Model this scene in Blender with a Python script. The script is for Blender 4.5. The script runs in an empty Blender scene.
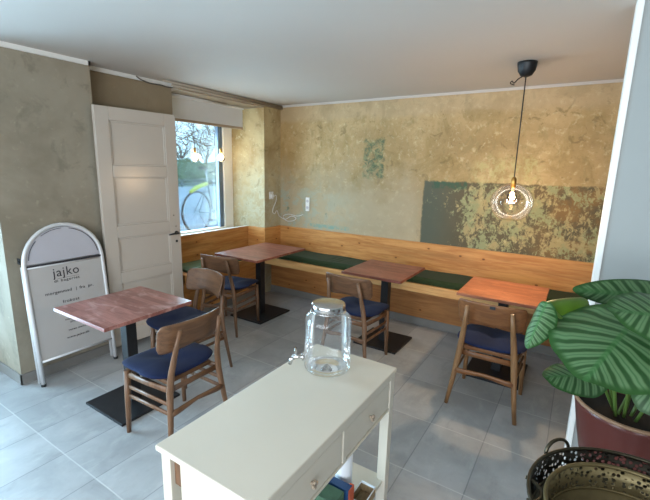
import bpy, math, random
from mathutils import Vector, Matrix
random.seed(7)
sc = bpy.context.scene
COL = sc.collection
PI = math.pi

# ------------------------------------------------------------------ camera
cam_d = bpy.data.cameras.new('camera'); cam = bpy.data.objects.new('camera', cam_d); COL.objects.link(cam)
cam_d.sensor_width = 36; cam_d.sensor_fit = 'HORIZONTAL'; cam_d.lens = 36*400/650; cam_d.clip_start = .05; cam_d.clip_end = 300
r_ = Vector((0.8420846, 0.53882767, 0.0236275)); u_ = Vector((-0.12719514, 0.15582812, 0.97956061)); f_ = Vector((-0.52413254, 0.82787821, -0.19975672))
m = Matrix((r_, u_, -f_)).transposed().to_4x4(); m.translation = Vector((3.52287858, -4.37598519, 1.70201083))
cam.matrix_world = m
sc.camera = cam
# ------------------------------------------------------------------ world, lights, exposure
w = bpy.data.worlds.new('sky'); sc.world = w; w.use_nodes = True
wn = w.node_tree; bg = wn.nodes['Background']
tcw = wn.nodes.new('ShaderNodeTexCoord'); sepw = wn.nodes.new('ShaderNodeSeparateXYZ'); rw = wn.nodes.new('ShaderNodeValToRGB')
wn.links.new(tcw.outputs['Generated'], sepw.inputs[0]); wn.links.new(sepw.outputs['Z'], rw.inputs[0]); wn.links.new(rw.outputs[0], bg.inputs[0])
rw.color_ramp.elements[0].position = 0; rw.color_ramp.elements[0].color = (.52, .78, .95, 1)
rw.color_ramp.elements[1].position = .6; rw.color_ramp.elements[1].color = (.38, .64, 1.0, 1)
bg.inputs[1].default_value = 1.85

def area(name, loc, rot, sx, sy, power, color):
    l = bpy.data.lights.new(name, 'AREA'); l.shape = 'RECTANGLE'; l.size = sx; l.size_y = sy; l.energy = power; l.color = color
    o = bpy.data.objects.new(name, l); COL.objects.link(o); o.location = loc; o.rotation_euler = rot
    return o
# fill light added behind the camera, daylight by the glazed entrance and niche window
area('fill_behind_camera', (3.1, -6.85, 1.55), (math.radians(90), 0, 0), 4.6, 1.9, 160, (.93, .96, 1.0))
area('daylight_entrance', (-.62, -4.15, 1.25), (0, math.radians(-90), 0), 2.1, 1.4, 150, (.52, .79, 1.0))
area('daylight_niche_window', (-.72, -.95, 1.5), (0, math.radians(-90), 0), 1.2, 1.15, 50, (.62, .85, 1.0))

sc.view_settings.view_transform = 'Standard'; sc.view_settings.look = 'None'; sc.view_settings.gamma = 1
sc.view_settings.use_curve_mapping = False; sc.view_settings.exposure = 0.43

# ------------------------------------------------------------------ node helpers
def srgb(r, g, b):
    f = lambda c: (c/255/12.92) if c/255 <= .04045 else ((c/255+.055)/1.055)**2.4
    return (f(r), f(g), f(b), 1)

class NT:
    def __init__(s, name):
        s.m = bpy.data.materials.new(name); s.m.use_nodes = True; s.t = s.m.node_tree
        s.p = s.t.nodes['Principled BSDF']; s.out = s.t.nodes['Material Output']; s._oc = None
    def n(s, kind): return s.t.nodes.new('ShaderNode'+kind)
    def put(s, inp, v):
        if isinstance(v, bpy.types.NodeSocket): s.t.links.new(v, inp)
        elif isinstance(v, (tuple, list)) and inp.type == 'RGBA' and len(v) == 3: inp.default_value = (*v, 1)
        else: inp.default_value = v
    def co(s, world=False):
        if world: return s.n('NewGeometry').outputs['Position']
        if s._oc is None: s._oc = s.n('TexCoord').outputs['Object']
        return s._oc
    def xyz(s, v): q = s.n('SeparateXYZ'); s.put(q.inputs[0], v); return q.outputs
    def comb(s, x, y, z): q = s.n('CombineXYZ'); [s.put(q.inputs[i], v) for i, v in enumerate((x, y, z))]; return q.outputs[0]
    def math(s, op, a, b=0., c=None, clamp=False):
        q = s.n('Math'); q.operation = op; q.use_clamp = clamp; s.put(q.inputs[0], a); s.put(q.inputs[1], b)
        if c is not None: s.put(q.inputs[2], c)
        return q.outputs[0]
    def scale(s, v, k):
        q = s.n('VectorMath'); q.operation = 'MULTIPLY'; s.put(q.inputs[0], v); q.inputs[1].default_value = k; return q.outputs[0]
    def noise(s, v, scale, detail=4, rough=.55, dist=0.):
        q = s.n('TexNoise'); s.put(q.inputs['Vector'], v); q.inputs['Scale'].default_value = scale
        q.inputs['Detail'].default_value = detail; q.inputs['Roughness'].default_value = rough; q.inputs['Distortion'].default_value = dist
        return q.outputs['Fac']
    def voro(s, v, scale, feature='F1', out='Distance', rnd=1.):
        q = s.n('TexVoronoi'); q.feature = feature; s.put(q.inputs['Vector'], v); q.inputs['Scale'].default_value = scale
        q.inputs['Randomness'].default_value = rnd; return q.outputs[out]
    def step(s, v, a, b, lo=0., hi=1.):       # smooth ramp from a to b
        q = s.n('MapRange'); q.clamp = True; q.interpolation_type = 'SMOOTHSTEP'
        s.put(q.inputs['Value'], v); q.inputs['From Min'].default_value = a; q.inputs['From Max'].default_value = b
        q.inputs['To Min'].default_value = lo; q.inputs['To Max'].default_value = hi; return q.outputs['Result']
    def mix(s, f, a, b, mode='MIX'):
        q = s.n('Mix'); q.data_type = 'RGBA'; q.blend_type = mode
        s.put(q.inputs[0], f); s.put(q.inputs[6], a); s.put(q.inputs[7], b); return q.outputs[2]
    def bump(s, h, strength=.2, dist=.01):
        q = s.n('Bump'); q.inputs['Strength'].default_value = strength; q.inputs['Distance'].default_value = dist
        s.put(q.inputs['Height'], h); s.t.links.new(q.outputs[0], s.p.inputs['Normal'])
    def fin(s, color=None, rough=None, metal=None, spec=None):
        if color is not None: s.put(s.p.inputs['Base Color'], color)
        if rough is not None: s.put(s.p.inputs['Roughness'], rough)
        if metal is not None: s.put(s.p.inputs['Metallic'], metal)
        if spec is not None: s.put(s.p.inputs['Specular IOR Level'], spec)
        return s.m

def plain(name, c, rough=.5, metal=0., spec=.5, var=.06, vs=12.):
    t = NT(name); n = t.noise(t.co(), vs, 3)
    c = srgb(*c); d = tuple(x*(1-var*2.2) for x in c[:3])
    return t.fin(t.mix(n, c, (*d, 1)), rough, metal, spec)

def box_mask(t, X, Z, x0, x1, z0, z1, soft=.03, wob=None):
    if wob is not None:
        X = t.math('ADD', X, wob); Z = t.math('ADD', Z, wob)
    a = t.step(X, x0-soft, x0+soft); b = t.step(X, x1-soft, x1+soft, 1., 0.)
    c = t.step(Z, z0-soft, z0+soft); d = t.step(Z, z1-soft, z1+soft, 1., 0.)
    return t.math('MULTIPLY', t.math('MULTIPLY', a, b), t.math('MULTIPLY', c, d))

def mat_back_plaster():
    t = NT('scraped_plaster'); P = t.co(True); q = t.xyz(P); X, Y, Z = q[0], q[1], q[2]
    big = t.noise(P, 1.1, 5, .6); mid = t.noise(P, 3.6, 6, .62, .3); fine = t.noise(P, 16, 6, .68, .4); vert = t.noise(t.scale(P, (5, 5, 1.1)), 1.6, 5, .6)
    c = t.mix(t.step(big, .35, .66), srgb(152, 130, 90), srgb(186, 162, 120))
    c = t.mix(t.step(vert, .5, .72, 0, .5), c, srgb(160, 134, 86))
    c = t.mix(t.step(mid, .53, .68, 0, .6), c, srgb(146, 128, 84))
    c = t.mix(t.step(fine, .52, .68, 0, .5), c, srgb(210, 196, 160))
    c = t.mix(t.step(t.noise(P, 30, 6, .75, .3), .52, .66, 0, .4), c, srgb(132, 116, 78))
    c = t.mix(t.step(t.noise(t.scale(P, (1, 1, .5)), 7, 7, .72, 1.), .53, .62, 0, .45), c, srgb(142, 130, 92))
    c = t.mix(t.step(t.noise(P, 2.1, 7, .68, .8), .5, .6, 0, .5), c, srgb(134, 116, 72))
    c = t.mix(t.step(t.noise(P, 8.5, 6, .7, .8), .57, .66, 0, .55), c, srgb(112, 98, 62))
    cr = t.step(X, .05, .5, 1., 0.)
    c = t.mix(t.math('MULTIPLY', cr, .45), c, srgb(168, 128, 70))
    # thinner greyish band under the ceiling
    w1 = t.math('MULTIPLY_ADD', mid, .22, -.11)
    c = t.mix(t.step(t.math('ADD', Z, w1), 2.25, 2.34, 0, .5), c, srgb(184, 164, 134))
    # pale beige-grey lower part of the wall
    lowz = t.step(t.math('ADD', Z, t.math('MULTIPLY', w1, 4)), 1.25, 1.9, 1., 0.)
    lowx = t.step(X, 1.9, 2.2, 1., 0.)
    low = t.math('MULTIPLY', lowz, lowx)
    c = t.mix(t.math('MULTIPLY', low, .72), c, srgb(172, 162, 138))
    # blue-green remains near the corner
    gx = t.step(X, .15, 1.5, 1., 0.); gz = t.step(Z, 1.2, 1.75, 1., 0.)
    g = t.math('MULTIPLY', t.math('MULTIPLY', gx, gz), t.step(t.noise(P, 6.5, 6, .7, .5), .47, .56))
    c = t.mix(t.math('MULTIPLY', g, .6), c, srgb(148, 166, 154))
    g2 = t.math('MULTIPLY', t.math('MULTIPLY', gx, gz), t.step(t.noise(P, 11, 5, .7), .60, .66))
    c = t.mix(t.math('MULTIPLY', g2, .7), c, srgb(86, 112, 96))
    # scattered small dark scrapes
    sp = t.step(t.noise(P, 5.2, 7, .75, .6), .66, .72, 0, .55)
    c = t.mix(sp, c, srgb(112, 112, 76))
    # green remnant of old paint
    wob = t.math('MULTIPLY_ADD', fine, .12, -.06)
    gm = box_mask(t, X, Z, 1.27, 1.53, 1.60, 2.05, .02, wob)
    gm = t.math('MULTIPLY', gm, t.step(t.noise(P, 11, 7, .75, .4), .42, .54, .12, .85))
    c = t.mix(gm, c, t.mix(t.step(fine, .4, .62), srgb(66, 92, 74), srgb(122, 132, 98)))
    ts = box_mask(t, X, Z, .50, 1.10, .935, .985, .01, t.math('MULTIPLY', wob, .3))
    c = t.mix(t.math('MULTIPLY', ts, t.step(fine, .4, .6, .2, .75)), c, srgb(112, 156, 146))
    # large painted rectangle, solid at its left and flaked to the right
    wo2 = t.math('MULTIPLY_ADD', fine, .05, -.025)
    R = box_mask(t, X, Z, 2.03, 5.2, .5, 1.595, .012, wo2)
    dark = t.mix(mid, srgb(80, 78, 62), srgb(100, 92, 72))
    dark = t.mix(t.step(X, 2.1, 2.5, .7, 0.), dark, srgb(84, 94, 84))
    dark = t.mix(t.math('MULTIPLY', t.step(X, 2.95, 3.5), t.step(mid, .4, .6)), dark, srgb(128, 102, 66))
    fl = t.noise(t.scale(P, (1.15, 1, .85)), 15, 9, .8, .35)
    thr = t.math('MULTIPLY_ADD', t.step(X, 2.2, 2.62), .17, 0.)
    thr = t.math('ADD', thr, t.step(Z, 1.52, 1.60, 0., -.05))
    thr = t.math('ADD', thr, t.step(t.noise(P, 2.6, 3), .35, .65, -.07, .05))
    flake = t.step(t.math('ADD', fl, thr), .62, .68, 0., .85)
    pale = t.mix(t.step(t.noise(P, 5, 4), .42, .58), srgb(146, 154, 116), srgb(168, 154, 112))
    pale = t.mix(t.step(fine, .5, .7, 0, .5), pale, srgb(206, 196, 146))
    rc = t.mix(flake, dark, pale)
    tq = t.math('MULTIPLY', box_mask(t, X, Z, 2.12, 2.50, 1.52, 1.60, .015, wo2), t.step(fl, .42, .52))
    rc = t.mix(t.math('MULTIPLY', tq, .7), rc, srgb(52, 92, 74))
    c = t.mix(R, c, rc)
    # greenish halo of scraped paint just above the rectangle
    ha = t.math('MULTIPLY', box_mask(t, X, Z, 2.55, 3.15, 1.59, 1.85, .06, t.math('MULTIPLY', wob, 2.)), t.step(fl, .46, .56))
    c = t.mix(t.math('MULTIPLY', ha, .6), c, srgb(178, 174, 124))
    t.bump(t.math('ADD', t.math('MULTIPLY', fine, .6), t.math('MULTIPLY', t.math('MULTIPLY', R, flake), .5)), .35, .006)
    return t.fin(c, .72, spec=.25)

def mat_reveal():
    t = NT('mottled_reveal_plaster'); P = t.co(True); q = t.xyz(P)
    a = t.noise(P, 2.2, 6, .6, .3); b = t.noise(P, 8, 7, .7, .5); c2 = t.noise(P, 20, 6, .7)
    c = t.mix(t.step(a, .4, .62), srgb(152, 130, 88), srgb(182, 164, 124))
    zz = t.step(q[2], 1.2, 2.1, 1., 0.)
    c = t.mix(t.math('MULTIPLY', zz, t.step(b, .4, .6, .35, .9)), c, srgb(178, 174, 150))
    c = t.mix(t.step(b, .56, .66, 0, .6), c, srgb(128, 114, 76))
    c = t.mix(t.step(c2, .58, .7, 0, .5), c, srgb(214, 208, 178))
    t.bump(c2, .3, .005)
    return t.fin(c, .7, spec=.25)

def mat_left_plaster():
    t = NT('grey_brown_plaster'); P = t.co(True); q = t.xyz(P)
    a = t.noise(P, 1.3, 5, .6, .3); b = t.noise(P, 4.5, 6, .66, .4); d = t.noise(P, 18, 5, .6)
    c = t.mix(t.step(a, .35, .65), srgb(130, 122, 106), srgb(150, 142, 126))
    c = t.mix(t.step(b, .54, .68, 0, .45), c, srgb(106, 102, 88))
    c = t.mix(t.step(d, .58, .75, 0, .25), c, srgb(184, 178, 158))
    c = t.mix(t.math('MULTIPLY', t.step(q[1], -2.55, -2.45), .5), c, srgb(142, 122, 92))
    t.bump(d, .25, .005)
    return t.fin(c, .75, spec=.2)

def mat_wood(name, c1, c2, axis='x', knots=False, rough=.5, scale=1., seam=None, world=False):
    t = NT(name); P = t.co(world)
    k = {'x': (.09, 1, 1), 'y': (1, .09, 1), 'z': (1, 1, .09)}[axis]
    S = t.scale(P, tuple(v*scale for v in k))
    g = t.noise(S, 26, 6, .62, .6); h = t.noise(S, 7, 4, .5, .4); f = t.noise(S, 120, 3, .6)
    c = t.mix(t.step(g, .35, .7), srgb(*c1), srgb(*c2))
    dk = tuple(int(v*.72) for v in c2)
    c = t.mix(t.step(h, .52, .72, 0, .5), c, srgb(*dk))
    c = t.mix(t.step(f, .5, .8, 0, .25), c, srgb(*dk))
    if knots:
        q3 = t.xyz(P)
        vn = t.n('TexVoronoi'); vn.voronoi_dimensions = '2D'; vn.inputs['Scale'].default_value = 4.4
        t.put(vn.inputs['Vector'], t.comb(t.math('MULTIPLY', q3[0 if axis == 'x' else 1], .62), q3[2], 0.))
        gate = t.step(t.xyz(vn.outputs['Color'])[0], .40, .41)
        d = t.math('ADD', vn.outputs['Distance'], t.math('MULTIPLY_ADD', t.noise(P, 30, 2), .03, -.015))
        d = t.math('ADD', d, t.math('SUBTRACT', 1., gate))
        kn = t.math('SUBTRACT', 1., t.step(d, .02, .055))
        ring = t.math('SUBTRACT', 1., t.step(d, .04, .16))
        c = t.mix(t.math('MULTIPLY', ring, .35), c, srgb(176, 112, 52))
        c = t.mix(t.math('MULTIPLY', kn, .85), c, srgb(92, 52, 24))
    t.bump(g, .08, .002)
    return t.fin(c, rough, spec=.4)

def mat_tabletop(name, cs, axis='x', rough=.33):
    t = NT(name); P = t.co()
    q = t.xyz(P); A, B = (q[0], q[1]) if axis == 'x' else (q[1], q[0])
    br = t.n('TexBrick'); br.offset = .37; br.offset_frequency = 2
    t.put(br.inputs['Vector'], t.comb(A, B, 0.)); br.inputs['Scale'].default_value = 1.
    br.inputs['Brick Width'].default_value = .34; br.inputs['Row Height'].default_value = .048; br.inputs['Mortar Size'].default_value = .0006
    br.inputs['Color1'].default_value = srgb(*cs[0]); br.inputs['Color2'].default_value = srgb(*cs[1]); br.inputs['Mortar'].default_value = srgb(*cs[2])
    S = t.scale(P, (.12, 1, 1) if axis == 'x' else (1, .12, 1))
    g = t.noise(S, 40, 5, .6, .5)
    c = t.mix(t.step(g, .4, .75, 0, .6), br.outputs['Color'], srgb(*cs[2]))
    c = t.mix(t.step(t.noise(t.scale(P, (.5, 1, 1) if axis == 'x' else (1, .5, 1)), 14, 5, .6, .4), .50, .66, 0, .55), c, srgb(*cs[3]))
    return t.fin(c, rough, spec=.5)

def mat_floor():
    t = NT('slate_tiles'); P = t.co(True); q = t.xyz(P)
    jx = t.math('FRACT', t.math('DIVIDE', t.math('ADD', q[0], 9.576), .345)); jy = t.math('FRACT', t.math('DIVIDE', t.math('ADD', q[1], 9.61), .515))
    ex = t.math('ABSOLUTE', t.math('SUBTRACT', jx, .5)); ey = t.math('ABSOLUTE', t.math('SUBTRACT', jy, .5))
    lx = t.step(ex, .5-.011, .5-.007); ly = t.step(ey, .5-.009, .5-.006)
    tid = t.comb(t.math('FLOOR', t.math('DIVIDE', t.math('ADD', q[0], 9.576), .345)), t.math('FLOOR', t.math('DIVIDE', t.math('ADD', q[1], 9.61), .515)), 0.)
    wn_ = t.n('TexWhiteNoise'); t.put(wn_.inputs['Vector'], tid)
    off = t.n('VectorMath'); off.operation = 'MULTIPLY_ADD'; t.put(off.inputs[0], wn_.outputs['Color']); off.inputs[1].default_value = (9, 9, 9); t.put(off.inputs[2], P)
    V = off.outputs[0]
    a = t.noise(V, 2.6, 6, .6, .5); b = t.noise(t.scale(V, (1., .45, 1)), 9, 7, .68, .4); d = t.noise(V, 38, 5, .6)
    c = t.mix(t.step(a, .33, .68), srgb(152, 154, 154), srgb(176, 177, 177))
    c = t.mix(t.step(b, .52, .7, 0, .4), c, srgb(194, 194, 190))
    c = t.mix(t.step(b, .47, .3, 0, .35), c, srgb(126, 127, 127))
    c = t.mix(t.math('MULTIPLY', wn_.outputs['Value'], .22), c, srgb(118, 120, 122))
    c = t.mix(t.math('MULTIPLY', lx, .42), c, srgb(84, 88, 92))
    c = t.mix(t.math('MULTIPLY', ly, .34), c, srgb(214, 214, 210))
    t.bump(t.math('SUBTRACT', t.math('MULTIPLY', b, .5), t.math('MAXIMUM', lx, ly)), .25, .003)
    return t.fin(c, t.step(b, .3, .7, .36, .55), spec=.45)

def mat_glass(name, tint=(1, 1, 1), strength=1., ior=1.45, rough=.0, body=0.):
    t = NT(name); t.t.nodes.remove(t.p)
    tr = t.n('BsdfTransparent'); tr.inputs[0].default_value = (*tint, 1)
    gl = t.n('BsdfGlossy'); gl.inputs['Roughness'].default_value = rough; gl.inputs[0].default_value = (1, 1, 1, 1)
    fr = t.n('Fresnel'); fr.inputs[0].default_value = ior
    f = t.math('MULTIPLY', fr.outputs[0], strength, clamp=True)
    mx = t.n('MixShader'); t.put(mx.inputs[0], f); t.t.links.new(tr.outputs[0], mx.inputs[1]); t.t.links.new(gl.outputs[0], mx.inputs[2])
    last = mx.outputs[0]
    if body:
        df = t.n('BsdfDiffuse'); df.inputs[0].default_value = (.8, .85, .88, 1)
        m2 = t.n('MixShader'); m2.inputs[0].default_value = body; t.t.links.new(last, m2.inputs[1]); t.t.links.new(df.outputs[0], m2.inputs[2]); last = m2.outputs[0]
    t.t.links.new(last, t.out.inputs[0]); return t.m

def mat_emit(name, c, s):
    t = NT(name); t.p.inputs['Emission Color'].default_value = (*c, 1); t.p.inputs['Emission Strength'].default_value = s
    return t.fin((*c, 1), .4)

def mat_fabric(name, c, var=.12):
    t = NT(name); P = t.co(); a = t.noise(P, 220, 2); b = t.noise(P, 9, 3)
    k = srgb(*c)[:3]; d = tuple(x*(1-3*var) for x in k)
    t.bump(a, .25, .001); t.p.inputs['Sheen Weight'].default_value = .04
    return t.fin(t.mix(t.math('MULTIPLY_ADD', a, .7, t.math('MULTIPLY', b, .3)), (*k, 1), (*d, 1)), .85, spec=.2)

def mat_leaf(name, back=False):
    t = NT(name)
    def at(n): a = t.n('Attribute'); a.attribute_name = n; return a.outputs['Fac']
    v = at('vein'); rad = at('rad'); lat = at('lat'); P = t.co()
    ph = t.math('ADD', t.math('MULTIPLY', v, 10.), t.math('MULTIPLY_ADD', t.noise(P, 9, 2), .7, -.35))
    s = t.math('ABSOLUTE', t.math('SUBTRACT', t.math('FRACT', ph), .5))
    silver = t.step(s, .10, .30)
    c = t.mix(silver, srgb(32, 66, 30), srgb(92, 122, 84))
    mids = t.step(s, .40, .47, 0, .7)
    c = t.mix(mids, c, srgb(52, 92, 54))
    f = t.noise(P, 60, 3); c = t.mix(t.math('MULTIPLY', f, .35), c, srgb(56, 94, 56))
    c = t.mix(t.step(rad, .86, .97), c, srgb(38, 76, 32))
    c = t.mix(t.step(t.math('ABSOLUTE', lat), .012, .03, .6, 0.), c, srgb(54, 100, 52))
    t.bump(s, .35, .003)
    return t.fin(c, .45, spec=.35)

M = {}
M['back'] = mat_back_plaster(); M['reveal'] = mat_reveal(); M['left'] = mat_left_plaster(); M['floor'] = mat_floor()
M['ceiling'] = plain('ceiling_paint', (192, 187, 181), .8, var=.02, vs=2.)
M['grey_wall'] = plain('grey_wall_paint', (148, 152, 150), .7, var=.03, vs=3.)
M['white_paint'] = plain('white_paint', (226, 226, 222), .5, var=.02)
M['cornice'] = plain('cornice_paint', (160, 148, 130), .6, var=.05)
M['door_paint'] = plain('gloss_door_paint', (186, 177, 166), .22, var=.03, vs=5.)
M['pine_x'] = mat_wood('pine_x', (202, 148, 86), (174, 114, 58), 'x', True, .5, world=True)
M['pine_y'] = mat_wood('pine_y', (202, 148, 86), (174, 114, 58), 'y', True, .5, world=True)
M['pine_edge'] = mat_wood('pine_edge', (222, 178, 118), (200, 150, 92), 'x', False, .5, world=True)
M['pine_riser_shade'] = mat_wood('pine_riser_shade', (178, 124, 70), (150, 98, 52), 'x', True, .55, world=True)  # same pine darkened: the shade under the seat is put into the colour
M['walnut'] = mat_wood('walnut', (112, 80, 56), (86, 60, 42), 'x', rough=.38, scale=1.5)
M['walnut_z'] = mat_wood('walnut_z', (124, 92, 68), (98, 72, 52), 'z', rough=.4, scale=1.5)
M['teak'] = mat_wood('teak', (128, 84, 50), (104, 64, 36), 'x', rough=.4, scale=1.5)
M['oak_z'] = mat_wood('oak_z', (142, 104, 68), (118, 84, 54), 'z', rough=.4, scale=1.5)
M['top_a'] = mat_tabletop('mahogany_worn_sheen', ((132, 82, 74), (170, 116, 106), (104, 60, 54), (196, 158, 150)), rough=.34)  # worn mahogany; the pink paleness is sky sheen put into the colour
M['top_b'] = mat_tabletop('mahogany', ((116, 62, 50), (150, 90, 72), (88, 46, 38), (164, 110, 94)), rough=.36)
M['top_c'] = mat_tabletop('mahogany_lamplit', ((146, 86, 60), (172, 108, 76), (106, 56, 38), (190, 126, 90)), rough=.38)  # same mahogany with the pendant's orange light put into the colour
M['black'] = plain('black_metal', (34, 35, 38), .45, .3, var=.05)
M['blue'] = mat_fabric('blue_upholstery', (20, 33, 68))
M['green'] = mat_fabric('green_cushion', (46, 62, 36))
M['palegreen'] = mat_fabric('pale_green_cushion', (104, 126, 100))
M['cream'] = plain('cream_paint', (208, 200, 184), .42, var=.02, vs=6.)
M['alu'] = plain('white_aluminium', (206, 208, 210), .35, .15, var=.02)
M['panel_grey'] = plain('sign_header', (178, 178, 186), .5, var=.02)
M['poster'] = plain('poster_paper', (176, 174, 172), .35, var=.03, vs=3.)
M['ink'] = plain('dark_ink', (52, 52, 58), .6)
M['tile_skirt'] = plain('skirting_tile', (128, 126, 122), .5, var=.08)
M['chrome'] = plain('chrome', (210, 210, 210), .18, 1., var=.02)
M['glass'] = mat_glass('window_glass', (.93, .97, .98), .8)
M['jar'] = mat_glass('jar_glass', (.97, .985, .99), .75, 1.5, .0, .025)
M['smoke'] = mat_glass('smoked_glass', (.80, .76, .70), .5, 1.5, .0, .006)
M['bulbglass'] = mat_glass('bulb_glass', (1., .96, .88), 1., 1.45, .03)
M['filament'] = mat_emit('glowing_filament', (1., .74, .42), 30.)
M['brass'] = plain('brass', (176, 138, 76), .3, 1., var=.05)
M['agedbrass'] = plain('aged_brass', (112, 98, 64), .5, .6, var=.25, vs=22.)
def mat_lace(name, c, metal, rough):
    t = NT(name); P = t.co(); d = t.voro(P, 95, rnd=.75); d2 = t.voro(P, 34, rnd=.4)
    hole = t.math('MULTIPLY', t.step(d, .42, .36), t.step(d2, .12, .2))
    n = t.noise(P, 40, 3); k = srgb(*c)
    t.fin(t.mix(n, k, tuple(x*.5 for x in k[:3])+(1,)), rough, metal)
    tr = t.n('BsdfTransparent'); mx = t.n('MixShader'); t.put(mx.inputs[0], hole)
    t.t.links.new(t.p.outputs[0], mx.inputs[1]); t.t.links.new(tr.outputs[0], mx.inputs[2]); t.t.links.new(mx.outputs[0], t.out.inputs[0]); return t.m
M['lace_dark'] = mat_lace('dark_lace_metal', (62, 58, 50), .8, .35); M['lace_brass'] = mat_lace('brass_lace_metal', (132, 118, 82), .6, .5)
M['darkmetal'] = plain('dark_metal', (84, 78, 64), .35, .9, var=.2, vs=25.)
M['pot'] = plain('brown_glaze', (92, 42, 36), .28, var=.15, vs=7.)
M['potrim'] = plain('pot_rim', (150, 116, 88), .4, var=.15)
M['soil'] = plain('soil', (44, 34, 26), .95, var=.3, vs=60.)
M['leaf'] = mat_leaf('calathea_leaf'); M['stem'] = plain('petiole', (94, 124, 56), .5, var=.2)
M['newleaf'] = plain('young_leaf', (78, 110, 26), .45, var=.18, vs=20.)
M['fabric_white'] = plain('blind_fabric', (214, 214, 212), .8, var=.03)
M['beige'] = plain('beige_bar', (168, 146, 122), .6)
M['white_plastic'] = plain('white_plastic', (222, 222, 220), .35, var=.02)
M['cable'] = plain('grey_cable', (96, 90, 84), .6)
M['bluebook'] = plain('blue_cover', (28, 66, 108), .5); M['orange'] = plain('orange_edge', (196, 84, 44), .5)
M['greenbook'] = plain('green_cover', (76, 112, 84), .6, var=.3, vs=30.); M['paper'] = plain('white_paper', (232, 236, 240), .7, var=.02)
M['wicker'] = plain('wicker', (172, 148, 110), .8, var=.3, vs=50.)
M['tread'] = plain('dark_rubber', (46, 50, 54), .7)
M['bikeframe'] = plain('grey_bike_paint', (70, 80, 84), .4, .3); M['yellow'] = plain('yellow_green_plastic', (196, 204, 66), .5)
M['pave'] = plain('pale_paving', (150, 164, 168), .8, var=.15, vs=.8)
M['grass'] = plain('grass_slope', (112, 134, 88), .9, var=.4, vs=1.5); M['hedge'] = plain('hedge_green', (108, 136, 92), .9, var=.4, vs=3.)
M['bark'] = plain('grey_bark', (136, 130, 122), .9, var=.2); M['slate'] = plain('slate_frame', (92, 108, 124), .5)
M['woodpeg'] = plain('beige_knob', (178, 160, 140), .6)

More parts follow.
